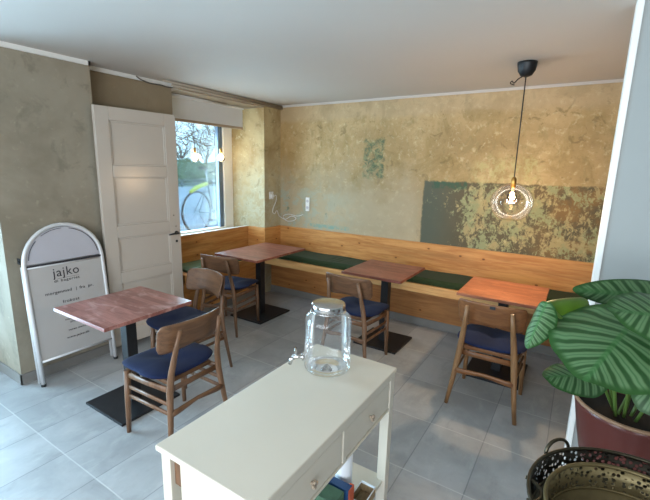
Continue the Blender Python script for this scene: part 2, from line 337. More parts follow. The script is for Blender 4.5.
# ------------------------------------------------------------------ mesh helpers
class MB:
    def __init__(s): s.v = []; s.f = []; s.sm = []
    def add(s, vs, fs, smooth=False):
        o = len(s.v); s.v += [tuple(v) for v in vs]; s.f += [tuple(i+o for i in f) for f in fs]; s.sm += [smooth]*len(fs); return s
    def box(s, x0, x1, y0, y1, z0, z1, xf=None):
        v = [(x, y, z) for z in (z0, z1) for y in (y0, y1) for x in (x0, x1)]
        if xf: v = [xf @ Vector(p) for p in v]
        return s.add(v, [(0, 2, 3, 1), (4, 5, 7, 6), (0, 1, 5, 4), (2, 6, 7, 3), (0, 4, 6, 2), (1, 3, 7, 5)])
    def tube(s, pts, rs, n=10, flat=1., caps=True, closed=False, ref=None):
        pts = [Vector(p) for p in pts]; N = len(pts)
        if not isinstance(rs, (list, tuple)): rs = [rs]*N
        vs = []; prev = None
        for i, p in enumerate(pts):
            if closed: d = pts[(i+1) % N]-pts[i-1]
            else: d = pts[min(i+1, N-1)]-pts[max(i-1, 0)]
            d.normalize()
            if prev is None:
                a = Vector(ref) if ref else (Vector((0, 0, 1)) if abs(d.z) < .9 else Vector((1, 0, 0)))
            else: a = prev
            a = (a-d*a.dot(d)).normalized(); prev = a; b = d.cross(a)
            for k in range(n):
                t = 2*PI*k/n; vs.append(p+a*math.cos(t)*rs[i]+b*math.sin(t)*rs[i]*flat)
        fs = []
        for i in range(N if closed else N-1):
            j = (i+1) % N
            for k in range(n): fs.append((i*n+k, i*n+(k+1) % n, j*n+(k+1) % n, j*n+k))
        s.add(vs, fs, True)
        if caps and not closed:
            o = len(s.v)-len(vs); s.f += [tuple(o+k for k in range(n))[::-1], tuple(o+(N-1)*n+k for k in range(n))]; s.sm += [False, False]
        return s
    def lathe(s, prof, n=32, c=(0, 0, 0), a0=0, a1=2*PI):
        vs = []; full = abs(a1-a0-2*PI) < 1e-6; cols = n if full else n+1
        for k in range(cols):
            t = a0+(a1-a0)*k/n
            for r, z in prof: vs.append((c[0]+r*math.cos(t), c[1]+r*math.sin(t), c[2]+z))
        L = len(prof); fs = []
        for k in range(n):
            k2 = (k+1) % cols if full else k+1
            for i in range(L-1): fs.append((k*L+i, k2*L+i, k2*L+i+1, k*L+i+1))
        return s.add(vs, fs, True)
    def grid(s, fn, nu, nv, smooth=True, thick=None):
        vs = [fn(i/nu, j/nv) for j in range(nv+1) for i in range(nu+1)]
        fs = [(j*(nu+1)+i, j*(nu+1)+i+1, (j+1)*(nu+1)+i+1, (j+1)*(nu+1)+i) for j in range(nv) for i in range(nu)]
        return s.add(vs, fs, smooth)
    def prism(s, outline, z0, z1, axis='z'):
        n = len(outline)
        P = (lambda a, b, c: (a, b, c)) if axis == 'z' else ((lambda a, b, c: (c, a, b)) if axis == 'x' else (lambda a, b, c: (a, c, b)))
        vs = [P(a, b, z0) for a, b in outline]+[P(a, b, z1) for a, b in outline]
        fs = [tuple(range(n))[::-1], tuple(range(n, 2*n))]+[(i, (i+1) % n, n+(i+1) % n, n+i) for i in range(n)]
        return s.add(vs, fs)
    def build(s, name, mat, parent=None, bevel=0, seg=2, solid=0, subd=0, loc=None, kind=None, label=None, cat=None, group=None, offset=0):
        me = bpy.data.meshes.new(name); me.from_pydata(s.v, [], s.f); me.update()
        for p, q in zip(me.polygons, s.sm): p.use_smooth = q
        import bmesh
        b = bmesh.new(); b.from_mesh(me); bmesh.ops.recalc_face_normals(b, faces=b.faces); b.to_mesh(me); b.free()
        me.materials.append(mat)
        o = bpy.data.objects.new(name, me); COL.objects.link(o)
        if parent: o.parent = parent
        if loc: o.location = loc
        if solid: md = o.modifiers.new('solid', 'SOLIDIFY'); md.thickness = solid; md.offset = offset
        if subd: md = o.modifiers.new('sub', 'SUBSURF'); md.levels = md.render_levels = subd
        if bevel: md = o.modifiers.new('bevel', 'BEVEL'); md.width = bevel; md.segments = seg; md.limit_method = 'ANGLE'; md.angle_limit = math.radians(40)
        if kind: o['kind'] = kind
        if label: o['label'] = label
        if cat: o['category'] = cat
        if group: o['group'] = group
        return o

def thing(name, label, cat, loc=(0, 0, 0), rz=0, group=None):
    o = bpy.data.objects.new(name, None); COL.objects.link(o); o.location = loc; o.rotation_euler = (0, 0, rz); o.empty_display_size = .05
    o['label'] = label; o['category'] = cat
    if group: o['group'] = group
    return o
def copy_tree(o, parent=None):
    c = o.copy(); COL.objects.link(c); c.parent = parent
    for ch in [x for x in bpy.data.objects if x.parent == o]: copy_tree(ch, c)
    return c
def S(name, mb, mat, label=None, parent=None, **k):
    o = mb.build(name, mat, parent, **k)
    if not parent: o['kind'] = 'structure'
    if label: o['label'] = label
    return o
def lerp(a, b, t): return a+(b-a)*t

H = 2.5; HW = .9056; NS = -.331; NE = -1.62
# ------------------------------------------------------------------ room shell
S('floor', MB().box(-.7, 7, -7, 0, -.1, 0), M['floor'], 'grey slate-look tiled floor of the cafe')
S('ceiling', MB().box(-.7, 7.15, -7.15, .15, H, H+.12), M['ceiling'], 'smooth off-white ceiling')
S('wall_back', MB().box(-.7, 7.15, 0, .15, -.1, H), M['back'], 'scraped ochre plaster wall with a flaked dark green rectangle')
S('wall_left', MB().box(-.7, .045, -3.23, -2.5, -.1, H), M['left'], 'grey-brown plaster wall behind the pavement sign')
S('wall_recess', MB().box(-.7, -.10, -2.5, NE, -.1, H), M['left'], 'brownish plaster wall above and behind the open white door')
S('wall_corner', MB().box(-.7, 0, NS, 0, -.1, H), M['reveal'], 'mottled green and ochre plaster pier beside the window')
S('wall_parapet', MB().box(-.7, -.32, NE, NS, -.1, .85), M['grey_wall'], 'low wall under the window')
S('wall_lintel', MB().box(-.7, 0, NE, NS, 2.437, H), M['cornice'], 'lintel above the window niche')
S('wall_entrance', MB().box(-.7, .0, -7, -4.95, -.1, H), M['left'], 'plaster wall beyond the entrance niche')
S('wall_entrance_lintel', MB().box(-.7, .0, -4.95, -3.23, 2.35, H), M['left'], 'plaster lintel over the entrance niche')
S('wall_front', MB().box(-.7, .8, -7.15, -7, -.1, H).box(5.4, 7.15, -7.15, -7, -.1, H).box(.8, 5.4, -7.15, -7, -.1, .6).box(.8, 5.4, -7.15, -7, 2.5-.0001, H), M['grey_wall'], 'front wall with the added window opening')
S('wall_side', MB().box(7, 7.15, -7, 0, -.1, H), M['grey_wall'], 'side wall')
S('wall_right', MB().box(3.649, 7, -1.955, -1.83, 0, H), M['grey_wall'], 'pale blue-grey partition wall behind the plant')
S('trim_1', MB().box(3.622, 3.6495, -1.962, -1.823, 0, H), M['white_paint'], 'white corner trim on the edge of the partition wall', bevel=.003)
# ceiling line mouldings
S('trim_2', MB().box(0, 7, -.016, 0, 2.476, H), M['ceiling'], 'thin white ceiling line on the back wall')
S('trim_3', MB().box(.045, .062, -3.23, -2.5, 2.466, H).box(-.10, .062, -2.515, -2.5, 2.466, H).box(-.10, -.083, -2.5, NE, 2.466, H), M['white_paint'], 'thin white ceiling line on the left wall')
S('trim_4', MB().box(0, .03, NE-.05, 0, 2.452, H).tube([(.04, NE-.2, 2.484), (.04, 0, 2.484)], .012, 8).tube([(.036, NE-.1, 2.458), (.036, 0, 2.458)], .009, 8), M['cornice'], 'moulded cornice above the window niche')
# tile skirting
S('baseboard_left', MB().box(.045, .057, -3.242, -2.5, 0, .085).box(-.6, .057, -3.242, -3.23, 0, .085).box(-.10, -.088, -2.5, NE, 0, .085), M['tile_skirt'], 'grey tile skirting at the foot of the left wall', bevel=.002)

# niche window ------------------------------------------------------
win = S('window_1', MB().box(-.64, -.575, NE, NE+.07, .85, 2.437).box(-.64, -.575, NS-.155, NS, .85, 2.437).box(-.64, -.575, NE+.07, NS-.155, .85, .885).box(-.64, -.575, NE+.07, NS-.155, 2.37, 2.437),
        M['white_paint'], 'niche window with a white frame looking onto the street', bevel=.004)
MB().box(-.612, -.606, NE+.07, NS-.155, .885, 2.37).build('pane', M['glass'], win)
MB().box(-.66, -.60, NS-.225, NS-.156, .885, 2.37).build('mullion', M['slate'], win, label='slate blue strip beside the pane')
S('trim_5', MB().box(-.58, -.32, NE, NS, .85, .862), M['white_paint'], 'white window sill behind the pine panel', bevel=.003)
S('trim_6', MB().box(-.325, -.283, NE, NS-.0, HW-.002, HW+.004), M['white_paint'], 'thin white edge on top of the pine panel under the window')
# entrance door -----------------------------------------------------
d2 = S('door_2', MB().box(-.50, -.44, -3.34, -3.23, 0, 2.35).box(-.50, -.44, -4.95, -4.84, 0, 2.35).box(-.50, -.44, -4.84, -3.34, 2.22, 2.35).box(-.50, -.44, -4.84, -3.34, 0, .14), M['white_paint'], 'white framed glazed entrance at the far left', bevel=.004)
MB().box(-.473, -.467, -4.84, -3.34, .14, 2.22).build('pane', M['glass'], d2)
# unseen window added behind the camera to go with the fill light
w2 = S('added_window', MB().box(.8, .88, -7.1, -7.04, .6, 2.5).box(5.32, 5.4, -7.1, -7.04, .6, 2.5).box(.88, 5.32, -7.1, -7.04, .6, .68), M['white_paint'], 'unseen window added behind the photographer for the fill light')
MB().box(.88, 5.32, -7.075, -7.069, .68, 2.5).build('pane', M['glass'], w2)

# open white panel door --------------------------------------------
def make_door():
    L = .74; Hd = 2.11; T = .04
    ang = math.atan2(.055, .79)
    d = bpy.data.objects.new('door_1', None); COL.objects.link(d); d.location = (.072, -2.53, .055); d.rotation_euler = (0, 0, PI/2-ang)
    d['kind'] = 'structure'; d['label'] = 'white four-panel wooden door standing open against the left wall'
    # local: x along the door, -y towards the room
    st = MB(); zs = [0, .16, .60, .69, 1.0, 1.10, 1.535, 1.625, 2.0, Hd]
    st.box(0, .115, -T, 0, 0, Hd).box(L-.115, L, -T, 0, 0, Hd)
    for a, b in ((0, .14), (.585, .685), (1.0, 1.105), (1.53, 1.63), (2.0, Hd)): st.box(.115, L-.115, -T, 0, a, b)
    st.build('door_frame', M['door_paint'], d, bevel=.004)
    for a, b in ((.14, .585), (.685, 1.0), (1.105, 1.53), (1.63, 2.0)):
        p = MB().box(.115, L-.115, -T+.014, -.012, a, b)
        o = MB()
        for (x0, x1, z0, z1) in ((.115, L-.115, a, a+.014), (.115, L-.115, b-.014, b), (.115, .129, a, b), (L-.129, L-.115, a, b)): p.box(x0, x1, -T+.006, -T+.016, z0, z1)
        p.build('door_panel', M['door_paint'], d, bevel=.003)
    h = MB().tube([(L-.05, -T, .985), (L-.05, -T-.045, .985)], .009, 10).tube([(L-.05, -T-.045, .985), (L-.10, -T-.05, .985), (L-.155, -T-.045, .98)], [.010, .009, .007], 10)
    h.tube([(L-.05, -T-.001, .985), (L-.05, -T-.006, .985)], .019, 14)
    h.build('handle', M['black'], d, label='dark lever handle')
    MB().tube([(L-.05, -T-.0005, .90), (L-.05, -T-.004, .90)], .013, 12).tube([(L-.05, -T-.0005, 1.05), (L-.05, -T-.003, 1.05)], .006, 8).tube([(L-.07, -T-.0005, 1.16), (L-.07, -T-.003, 1.16)], .006, 8).build('keyhole_plate', M['black'], d)
    return d
make_door()

# ------------------------------------------------------------------ pine benches
BF = -.48; BT = .545; RISE = -.20
b = thing('wall_bench', 'long built-in pine bench with a high pine backrest along the scraped back wall', 'bench', (0, 0, 0), group=None)
MB().box(0, 1.25, -.022, -.001, .55, HW).box(1.2505, 3.95, -.022, -.001, .55, HW).box(3.9505, 5.2, -.022, -.001, .55, HW).build('backrest_panel', M['pine_x'], b, bevel=.0015)
MB().box(.0, 5.2, BF+.02, -.022, BT-.028, BT).build('seat_board', M['pine_x'], b, bevel=.002)
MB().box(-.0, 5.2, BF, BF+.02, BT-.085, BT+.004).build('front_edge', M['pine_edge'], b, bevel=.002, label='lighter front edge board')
MB().box(.0, 2.6, RISE, RISE+.02, .085, BT-.028).box(2.6005, 5.2, RISE, RISE+.02, .085, BT-.028).build('riser_panel', M['pine_riser_shade'], b, bevel=.001, label='knotty riser panel, shade under the seat put into its colour')
MB().box(.0, 5.2, RISE-.008, RISE+.02, 0, .085).build('skirting', M['tile_skirt'], b, label='grey tile skirting under the bench')
b2 = thing('window_bench', 'pine bench built into the window niche with a pine panel below the window', 'bench')
MB().box(-.318, -.287, NE, NS-.0005, .50, HW).build('backrest_panel', M['pine_y'], b2, bevel=.0015)
MB().box(-.287, -.001, NS-.022, NS-.001, .50, HW).build('niche_side_panel', M['pine_x'], b2, bevel=.0015)
MB().box(.001, .020, NS-.022, -.0225, .55, HW).build('corner_panel', M['pine_y'], b2, bevel=.0015)
MB().box(-.287, .05, NE, NS-.022, BT-.028, BT).build('seat_board', M['pine_y'], b2, bevel=.002)
MB().box(.05, .07, NE-.08, BF, BT-.085, BT+.004).build('front_edge', M['pine_y'], b2, bevel=.002)
MB().box(-.03, -.01, NE, NS-.03, .085, BT-.028).build('riser_panel', M['pine_y'], b2)
MB().box(-.03, -.002, NE, NS-.03, 0, .085).build('skirting', M['tile_skirt'], b2)
MB().box(-.085, .05, NE-.08, NE-.0005, .0, BT+.004).build('end_panel', M['pine_y'], b2, bevel=.002)

def cushion(name, mat, x0, x1, y0, y1, z0, th, label, group=None, seams=()):
    t = thing(name, label, 'cushion', ((x0+x1)/2, (y0+y1)/2, z0), group=group)
    hx, hy = (x1-x0)/2, (y1-y0)/2
    def top(u, v):
        x = lerp(-hx, hx, u); y = lerp(-hy, hy, v)
        e = min(1, (1-abs(2*u-1))*hx/.03)*1.0; g = min(1, (1-abs(2*v-1))*hy/.03)
        k = math.sqrt(max(0, 1-(1-min(1, e))**2))*math.sqrt(max(0, 1-(1-min(1, g))**2))
        z = th*(.55+.45*k)+.004*math.sin(x*9+y*5)*k
        for sx, w_ in seams:
            z -= .012*math.exp(-((x-sx-(y)*.1)/.008)**2)*k*(1 if abs(y) < hy*.75 else 0)
        return (x, y, z)
    mb = MB().grid(top, 90 if hx > .3 else 24, 24)
    # sides and bottom
    mb.box(-hx+.001, hx-.001, -hy+.001, hy-.001, 0, th*.57)
    mb.build('cushion_pad', mat, t)
    return t
G = 'green seat cushions in a row on the back bench'
cushion('bench_cushion', M['green'], .10, 1.93, -.445, -.03, BT+.004, .062, 'creased dark green bench cushion between the corner table and the middle table', G, ((.02, 0), (.10, 0), (.17, 0)))
cushion('bench_cushion', M['green'], 1.94, 3.02, -.445, -.03, BT+.004, .062, 'smooth dark green bench cushion between the middle table and the orange-red table', G)
cushion('bench_cushion', M['green'], 3.03, 4.4, -.445, -.03, BT+.004, .062, 'dark green bench cushion at the far right, half hidden behind the plant leaves', G)
cushion('bench_cushion', M['palegreen'], -.27, .035, NE+.02, -.52, BT+.002, .05, 'pale green cushion in the window niche behind the chair of the corner table')

# ------------------------------------------------------------------ tables
def make_table(mat, cx, cy, wx, wy, bx, by, label, bo=(0, 0)):
    t = thing('cafe_table', label, 'table', (cx, cy, 0))
    MB().box(-wx/2, wx/2, -wy/2, wy/2, .726, .75).build('tabletop', mat, t, bevel=.002)
    MB().box(-.19, .19, -.19, .19, .719, .726).box(-.05, .05, -.05, .05, .66, .719).build('mounting_plate', M['black'], t, bevel=.002)
    MB().box(-.038+bo[0], .038+bo[0], -.038+bo[1], .038+bo[1], .016, .70).build('pole', M['black'], t, bevel=.003)
    MB().box(-bx/2+bo[0], bx/2+bo[0], -by/2+bo[1], by/2+bo[1], 0.0, .018).build('base', M['black'], t, bevel=.003)
    return t
make_table(M['top_a'], .957, -2.888, .61, .635, .455, .455, 'square pinkish-brown table on a black pedestal beside the pavement sign', (-.02, .02))
make_table(M['top_b'], .472, -.93, .63, .86, .46, .53, 'longer reddish-brown table in the corner beneath the window, on a black pedestal', (.02, -.05))
make_table(M['top_b'], 1.985, -.855, .60, .64, .45, .45, 'reddish-brown table in the middle of the back bench, behind the glass jar', (.02, .02))
make_table(M['top_c'], 3.08, -.885, .62, .61, .45, .50, 'orange-red table under the globe pendant lamp, left of the plant', (0, .06))

# ------------------------------------------------------------------ chairs (built facing +y)
def make_chair(label, cx, cy, rz, woodx, woodz, tag=False):
    t = thing('dining_chair', label, 'chair', (cx, cy, 0), rz)
    # rear legs run up to become the back posts
    for s in (-1, 1):
        pts = [(s*.236, -.222, .0), (s*.208, -.200, .20), (s*.186, -.178, .40), (s*.173, -.184, .52), (s*.157, -.212, .66), (s*.144, -.245, .790)]
        MB().tube(pts, [.0140, .018, .0225, .021, .0175, .012], 12, .72, ref=(1, 0, 0)).build('rear_leg', woodz, t)
        pts = [(s*.216, .228, .0), (s*.210, .224, .22), (s*.202, .218, .435)]
        MB().tube(pts, [.0145, .019, .022], 12, .85, ref=(1, 0, 0)).build('front_leg', woodz, t)
        MB().tube([(s*.203, .215, .405), (s*.195, .03, .402), (s*.183, -.165, .412)], [.021, .018, .021], 10, .5, ref=(0, 0, 1)).build('side_rail', woodz, t)
        for z0, z1 in ((.325, .330), (.262, .268)):
            MB().tube([(s*.207, .220, z0), (s*.196, -.19, z1)], .0135, 10, .55, ref=(0, 0, 1)).build('side_stretcher', woodz, t)
    MB().tube([(-.185, -.165, .408), (.185, -.165, .408)], .020, 10, .5, ref=(0, 0, 1)).build('rear_rail', woodx, t)
    MB().tube([(-.198, .208, .402), (.198, .208, .402)], .020, 10, .5, ref=(0, 0, 1)).build('front_rail', woodx, t)
    MB().tube([(-.197, -.194, .272), (-.15, -.192, .27), (0, -.19, .283), (.15, -.192, .27), (.197, -.194, .272)], [.024, .021, .014, .021, .024], 10, .55, ref=(0, 0, 1)).build('rear_stretcher', woodx, t)
    # backrest: curved shell, thicker in the middle, lobed lower edge
    nu, nv = 36, 14; W = .226
    def shell(off):
        def fn(u, v):
            k = 2*u-1; a = abs(k); x = W*k*(1-.015*math.cos(PI*v))
            c0 = max(0, (a-.88)/.12)
            top = .824-.010*a**2-.030*(1-math.sqrt(max(0, 1-c0**2)))
            bot = .655-.022*math.sin(min(1, a/.8)*PI/2)**2+.035*(1-math.sqrt(max(0, 1-c0**2)))
            z = lerp(bot, top, v)
            y = -.198-.25*(z-.70)+.062*a**2.2+off*(1-.5*max(0, (a-.85)/.15))*(1-.6*abs(2*v-1)**6)
            return (x, y, z)
        return fn
    mb = MB().grid(shell(.009), nu, nv); mb.grid(shell(-.009), nu, nv)
    def idx(i, j, o): return o+j*(nu+1)+i
    o2 = (nu+1)*(nv+1); fs = []
    for i in range(nu): fs += [(idx(i, 0, 0), idx(i+1, 0, 0), idx(i+1, 0, o2), idx(i, 0, o2)), (idx(i, nv, 0), idx(i+1, nv, 0), idx(i+1, nv, o2), idx(i, nv, o2))]
    for j in range(nv): fs += [(idx(0, j, 0), idx(0, j+1, 0), idx(0, j+1, o2), idx(0, j, o2)), (idx(nu, j, 0), idx(nu, j+1, 0), idx(nu, j+1, o2), idx(nu, j, o2))]
    mb.f += fs; mb.sm += [True]*len(fs)
    br = mb.build('backrest', woodx, t)
    if tag: MB().box(-.0, .036, -.2405, -.2365, .794, .814).build('maker_tag', M['black'], br, label='small black tag')
    # upholstered seat
    def outline(th):
        c, s_ = math.cos(th), math.sin(th); n = 4.2
        r = (abs(c)**n+abs(s_)**n)**(-1/n); x = .235*r*c; y = r*s_
        x *= 1+.035*math.cos(2*th) if y < 0 else 1.0
        y = y*.265 if y > 0 else y*.185
        return x, y+.045
    n = 56; mb = MB(); prof = [(0, .456), (.80, .455), (.93, .458), (.99, .465), (1.0, .471), (.97, .479), (.88, .484), (.6, .486), (.3, .483), (0, .482)]
    vs = []
    for rr, z in prof[1:-1]:
        for k in range(n):
            x, y = outline(2*PI*k/n); y0 = .045
            zz = z + (.018*(x/.24)**2 if z > .46 else .016*(x/.24)**2) - (.010*((y-y0)/.23)**2 if y > y0 else 0)*.6
            vs.append((x*rr, y0+(y-y0)*rr, zz-.006))
    L = len(prof)-2; fs = [(j*n+k, j*n+(k+1) % n, (j+1)*n+(k+1) % n, (j+1)*n+k) for j in range(L-1) for k in range(n)]
    fs.append(tuple(range(n))[::-1])
    cidx = len(vs); vs.append((0, .045, .475))
    fs += [((L-1)*n+k, (L-1)*n+(k+1) % n, cidx) for k in range(n)]
    mb.add(vs, fs, True); mb.build('seat', M['blue'], t)
    MB().box(-.165, .165, -.13, .19, .424, .451).build('seat_base', woodx, t, bevel=.003)
    return t
make_chair('blue-seated wooden chair nearest the cream console, facing the pinkish table beside the sign', 1.472, -2.88, PI/2, M['walnut'], M['walnut_z'])
make_chair('blue-seated wooden chair on the window side of the pinkish table, behind the nearest chair', .905, -2.31, PI-.05, M['walnut'], M['walnut_z'])
make_chair('wooden chair with brightly lit blue seat at the corner table below the window', .478, -1.46, .19, M['walnut'], M['walnut_z'])
make_chair('blue-seated wooden chair at the middle bench table, partly behind the glass jar', 1.935, -1.325, -.02, M['walnut'], M['walnut_z'])
make_chair('light brown chair with dark blue seat at the orange-red table, seen from behind', 3.093, -1.355, 0., M['teak'], M['oak_z'], True)

# ------------------------------------------------------------------ pavement sign
def make_sign():
    t = thing('pavement_sign', 'white A-frame pavement sign with arched top and grey cafe poster against the left wall', 'sign', (.205, -2.865, 0))
    # local: x out of the wall, y across; leaf leans back
    hw = .286; zt = 1.235; zc = .935; lean = .105/1.235
    def X(z): return -lean*z
    def arch(hw, zc, inset=0):
        pts = [(X(.0), -hw, .012), (X(.45), -hw, .45), (X(zc), -hw, zc)]
        for k in range(1, 16):
            a = PI-PI*k/16; z = zc+(zt-.012-zc)*math.sin(a); pts.append((X(z), math.cos(a)*hw, z))
        pts += [(X(zc), hw, zc), (X(.45), hw, .45), (X(0), hw, .012)]
        return pts
    fr = MB().tube(arch(hw, zc), .0155, 12); fr.tube([(X(.19), -hw, .19), (X(.19), hw, .19)], .011, 8).tube([(X(zc-.01), -hw, zc-.015), (X(zc-.01), hw, zc-.015)], .008, 8)
    f = fr.build('front_frame', M['alu'], t)
    for s in (-1, 1): MB().tube([(0, s*hw, 0), (0, s*hw, .02)], .018, 12).build('rubber_foot', M['tread'], f)
    # header (half disc)
    def disc(hw2, rz, n=24):
        out = [(math.cos(PI*k/n)*hw2, zc+.012+rz*math.sin(PI*k/n)) for k in range(n+1)]; return out
    def slab(outline, x0, x1):
        mb = MB(); n = len(outline)
        vs = [(X(z)+x0, y, z) for y, z in outline]+[(X(z)+x1, y, z) for y, z in outline]
        mb.add(vs, [tuple(range(n)), tuple(range(n, 2*n))[::-1]]+[(i, (i+1) % n, n+(i+1) % n, n+i) for i in range(n)]); return mb
    hd = slab(disc(hw-.012, zt-.012-zc-.030), -.006, .006).build('header_panel', M['panel_grey'], t)
    arcpts = lambda r0: [(X(zc+.02+(zt-zc-.05)*math.sin(a)*r0)+.0075, math.cos(a)*(hw-.026)*r0, zc+.02+(zt-zc-.055)*math.sin(a)*r0) for a in [PI*k/30 for k in range(1, 30)]]
    A = arcpts(.98)
    MB().tube(A[:13], .0028, 6).tube(A[14:21], .0022, 6).tube(A[22:], .0028, 6).build('arc_line', M['ink'], hd, label='dark arc line')
    MB().box(X(zc)-.002, X(zc)+.0095, -hw+.012, hw-.012, zc-.010, zc+.003).build('divider_bar', M['ink'], t, label='dark bar below the header')
    ps = slab([(-hw+.014, .20), (hw-.014, .20), (hw-.014, zc-.022), (-hw+.014, zc-.022)], -.005, .005).build('poster', M['poster'], t)
    # writing
    tilt = math.atan(lean)
    def text(s, y, z, size, wide=1., spacing=1.):
        cu = bpy.data.curves.new('txt', 'FONT'); cu.body = s; cu.size = size; cu.align_x = 'CENTER'; cu.extrude = .0006; cu.space_character = spacing; cu.resolution_u = 3
        o = bpy.data.objects.new('txt', cu); COL.objects.link(o)
        dg = bpy.context.evaluated_depsgraph_get(); me = bpy.data.meshes.new_from_object(o.evaluated_get(dg)); bpy.data.objects.remove(o)
        # text faces +x : text x -> +y, text y -> z
        for v in me.vertices:
            tx, ty, tz = v.co; zz = z+ty; v.co = (X(zz)+.0062+tz, y+tx*wide, zz)
        me.materials.clear(); me.materials.append(M['ink']); q = bpy.data.objects.new('lettering', me); COL.objects.link(q); q.parent = ps
        return q
    text('jajko', -.01, .823, .098, .98, 1.08)
    text('di', -.092, .779, .030, 1.25, 1.15); text('bageriet', .012, .779, .030, 1.25, 1.15)
    MB().box(X(.805)+.0058, X(.805)+.0068, -.08, .08, .8045, .806).build('rule', M['ink'], ps)
    text('morgenmad', -.085, .690, .034, 1.12, 1.06); text('|', .046, .690, .034, 1., 1.); text('fra', .092, .690, .034, 1.12, 1.06); text('pr.', .160, .690, .034, 1.12, 1.06)
    text('frokost', -.005, .605, .036, 1.05, 1.12)
    text('kaffe', -.005, .525, .036, 1.05, 1.12)
    text('mandagfredag', .01, .462, .022, 1.2, 1.1)
    text('alledage', .01, .435, .022, 1.2, 1.1)
    text('vores menu', .01, .372, .022, 1.2, 1.1)
    text('www.jajko.dk', .01, .312, .024, 1.2, 1.1)
    # rear leaf
    t2 = thing_rear = None
    def X2(z): return -.055-.062*z
    pts = [(X2(0), -hw, .012), (X2(.5), -hw, .5), (X2(.93), -hw, .93)]
    rb = MB().tube(pts, .013, 10).tube([(x, -y, z) for x, y, z in pts], .013, 10).tube([(X2(.2), -hw, .2), (X2(.2), hw, .2)], .010, 8).tube([(X2(.93), -hw, .93), (X2(.93), hw, .93)], .010, 8)
    rb.build('rear_frame', M['alu'], t)
    for s in (-1, 1): MB().box(-.13, -.09, s*(hw+.016)-.003, s*(hw+.016)+.003, .955, 1.0).tube([(-.1, s*(hw+.012), .975), (-.1, s*(hw+.026), .975)], .009, 10).build('hinge', M['black'], t)
make_sign()

# ------------------------------------------------------------------ blind, bulbs, switch, cables
t = thing('roller_blind', 'white fabric blind half lowered at the top of the niche window', 'blind', (-.25, -.96, 2.17))
MB().box(-.002, .002, -.60, .50, .012, .235).build('fabric', M['fabric_white'], t)
MB().box(-.008, .008, -.60, .50, -.008, .022).build('bottom_bar', M['beige'], t, bevel=.002)
MB().box(-.018, .018, -.61, .51, .235, .252).build('headrail', M['white_plastic'], t, bevel=.004)
MB().tube([(.03, -.60, .257), (.03, .22, .257)], .009, 8).build('curtain_rod', M['white_plastic'], t)
def bulb(y, z, label):
    t = thing('bare_bulb_lamp', label, 'lamp', (-.40, y, z), group='bare bulbs hanging in the niche window')
    MB().tube([(0, 0, .10), (0, 0, 2.437-z)], .0035, 6).build('cord', M['black'], t)
    MB().lathe([(0, .105), (.012, .105), (.017, .098), (.017, .055), (.013, .05), (0, .05)], 16).build('socket', M['brass'], t)
    MB().lathe([(.013, .052), (.018, .038), (.040, .015), (.050, -.012), (.044, -.038), (.025, -.056), (0, -.062)], 24).build('glass_bulb', M['bulbglass'], t)
    MB().lathe([(0, .034), (.016, .024), (.030, 0), (.026, -.024), (0, -.040)], 16).build('filament', M['filament'], t, label='glowing core')
    l = bpy.data.lights.new('bulb_light', 'POINT'); l.energy = 1.0; l.color = (1, .76, .48); l.shadow_soft_size = .035
    o = bpy.data.objects.new('bulb_light', l); COL.objects.link(o); o.parent = t; o.location = (.075, 0, -.01)
bulb(-1.11, 1.80, 'glowing bare bulb on a thin cord in front of the trees in the window')
bulb(-.70, 1.815, 'glowing bare bulb close to the right frame of the window')

t = thing('wall_socket', 'narrow white vertical double socket low on the back wall above the bench', 'socket', (.468, -.001, 1.23))
MB().box(-.030, .030, -.014, 0, -.09, .09).build('plate', M['white_plastic'], t, bevel=.004)
for z in (-.043, .043): MB().tube([(0, -.0145, z), (0, -.017, z)], .019, 16).build('socket_insert', M['panel_grey'], t)
t = thing('corner_socket', 'small white socket on the pier between window and corner', 'socket', (.001, -.205, 1.33))
MB().box(0, .012, -.04, .04, -.05, .05).build('plate', M['white_plastic'], t, bevel=.004)
MB().box(.012, .04, -.022, .022, -.028, .015).build('plug', M['white_plastic'], t, bevel=.006)
cz = [(.03, -.20, 1.30), (.045, -.17, 1.33), (.03, -.125, 1.32), (.02, -.12, 1.25), (.018, -.17, 1.17), (.018, -.19, 1.11), (.02, -.15, 1.08), (.018, -.10, 1.12), (.012, -.05, 1.05), (.03, -.02, 1.02), (.10, -.012, 1.0), (.20, -.012, 1.05), (.28, -.012, 1.03), (.23, -.012, .99), (.12, -.012, .98), (.06, -.012, 1.04), (.16, -.012, 1.075), (.30, -.012, 1.06), (.40, -.012, 1.09)]
def smooth_path(p, n=6):
    p = [Vector(q) for q in p]; out = []
    for i in range(len(p)-1):
        a, b_, c, d = p[max(i-1, 0)], p[i], p[i+1], p[min(i+2, len(p)-1)]
        for k in range(n):
            t_ = k/n; out.append(.5*((2*b_)+(c-a)*t_+(2*a-5*b_+4*c-d)*t_*t_+(3*b_-a-3*c+d)*t_**3))
    return out+[p[-1]]
MB().tube(smooth_path(cz), .0045, 6).build('white_cable', M['white_plastic'], label='thin white cable looping from the corner socket along the back wall', cat='cable')
MB().tube(smooth_path([(-.05, -2.03, 2.488), (-.05, -1.98, 2.466), (-.055, -1.88, 2.452), (-.06, -1.78, 2.458), (-.06, -1.70, 2.452), (-.055, -1.64, 2.455)]), .006, 6).build('ceiling_cable', M['cable'], label='short grey cable with a white clip drooping under the ceiling left of the blind', cat='cable')

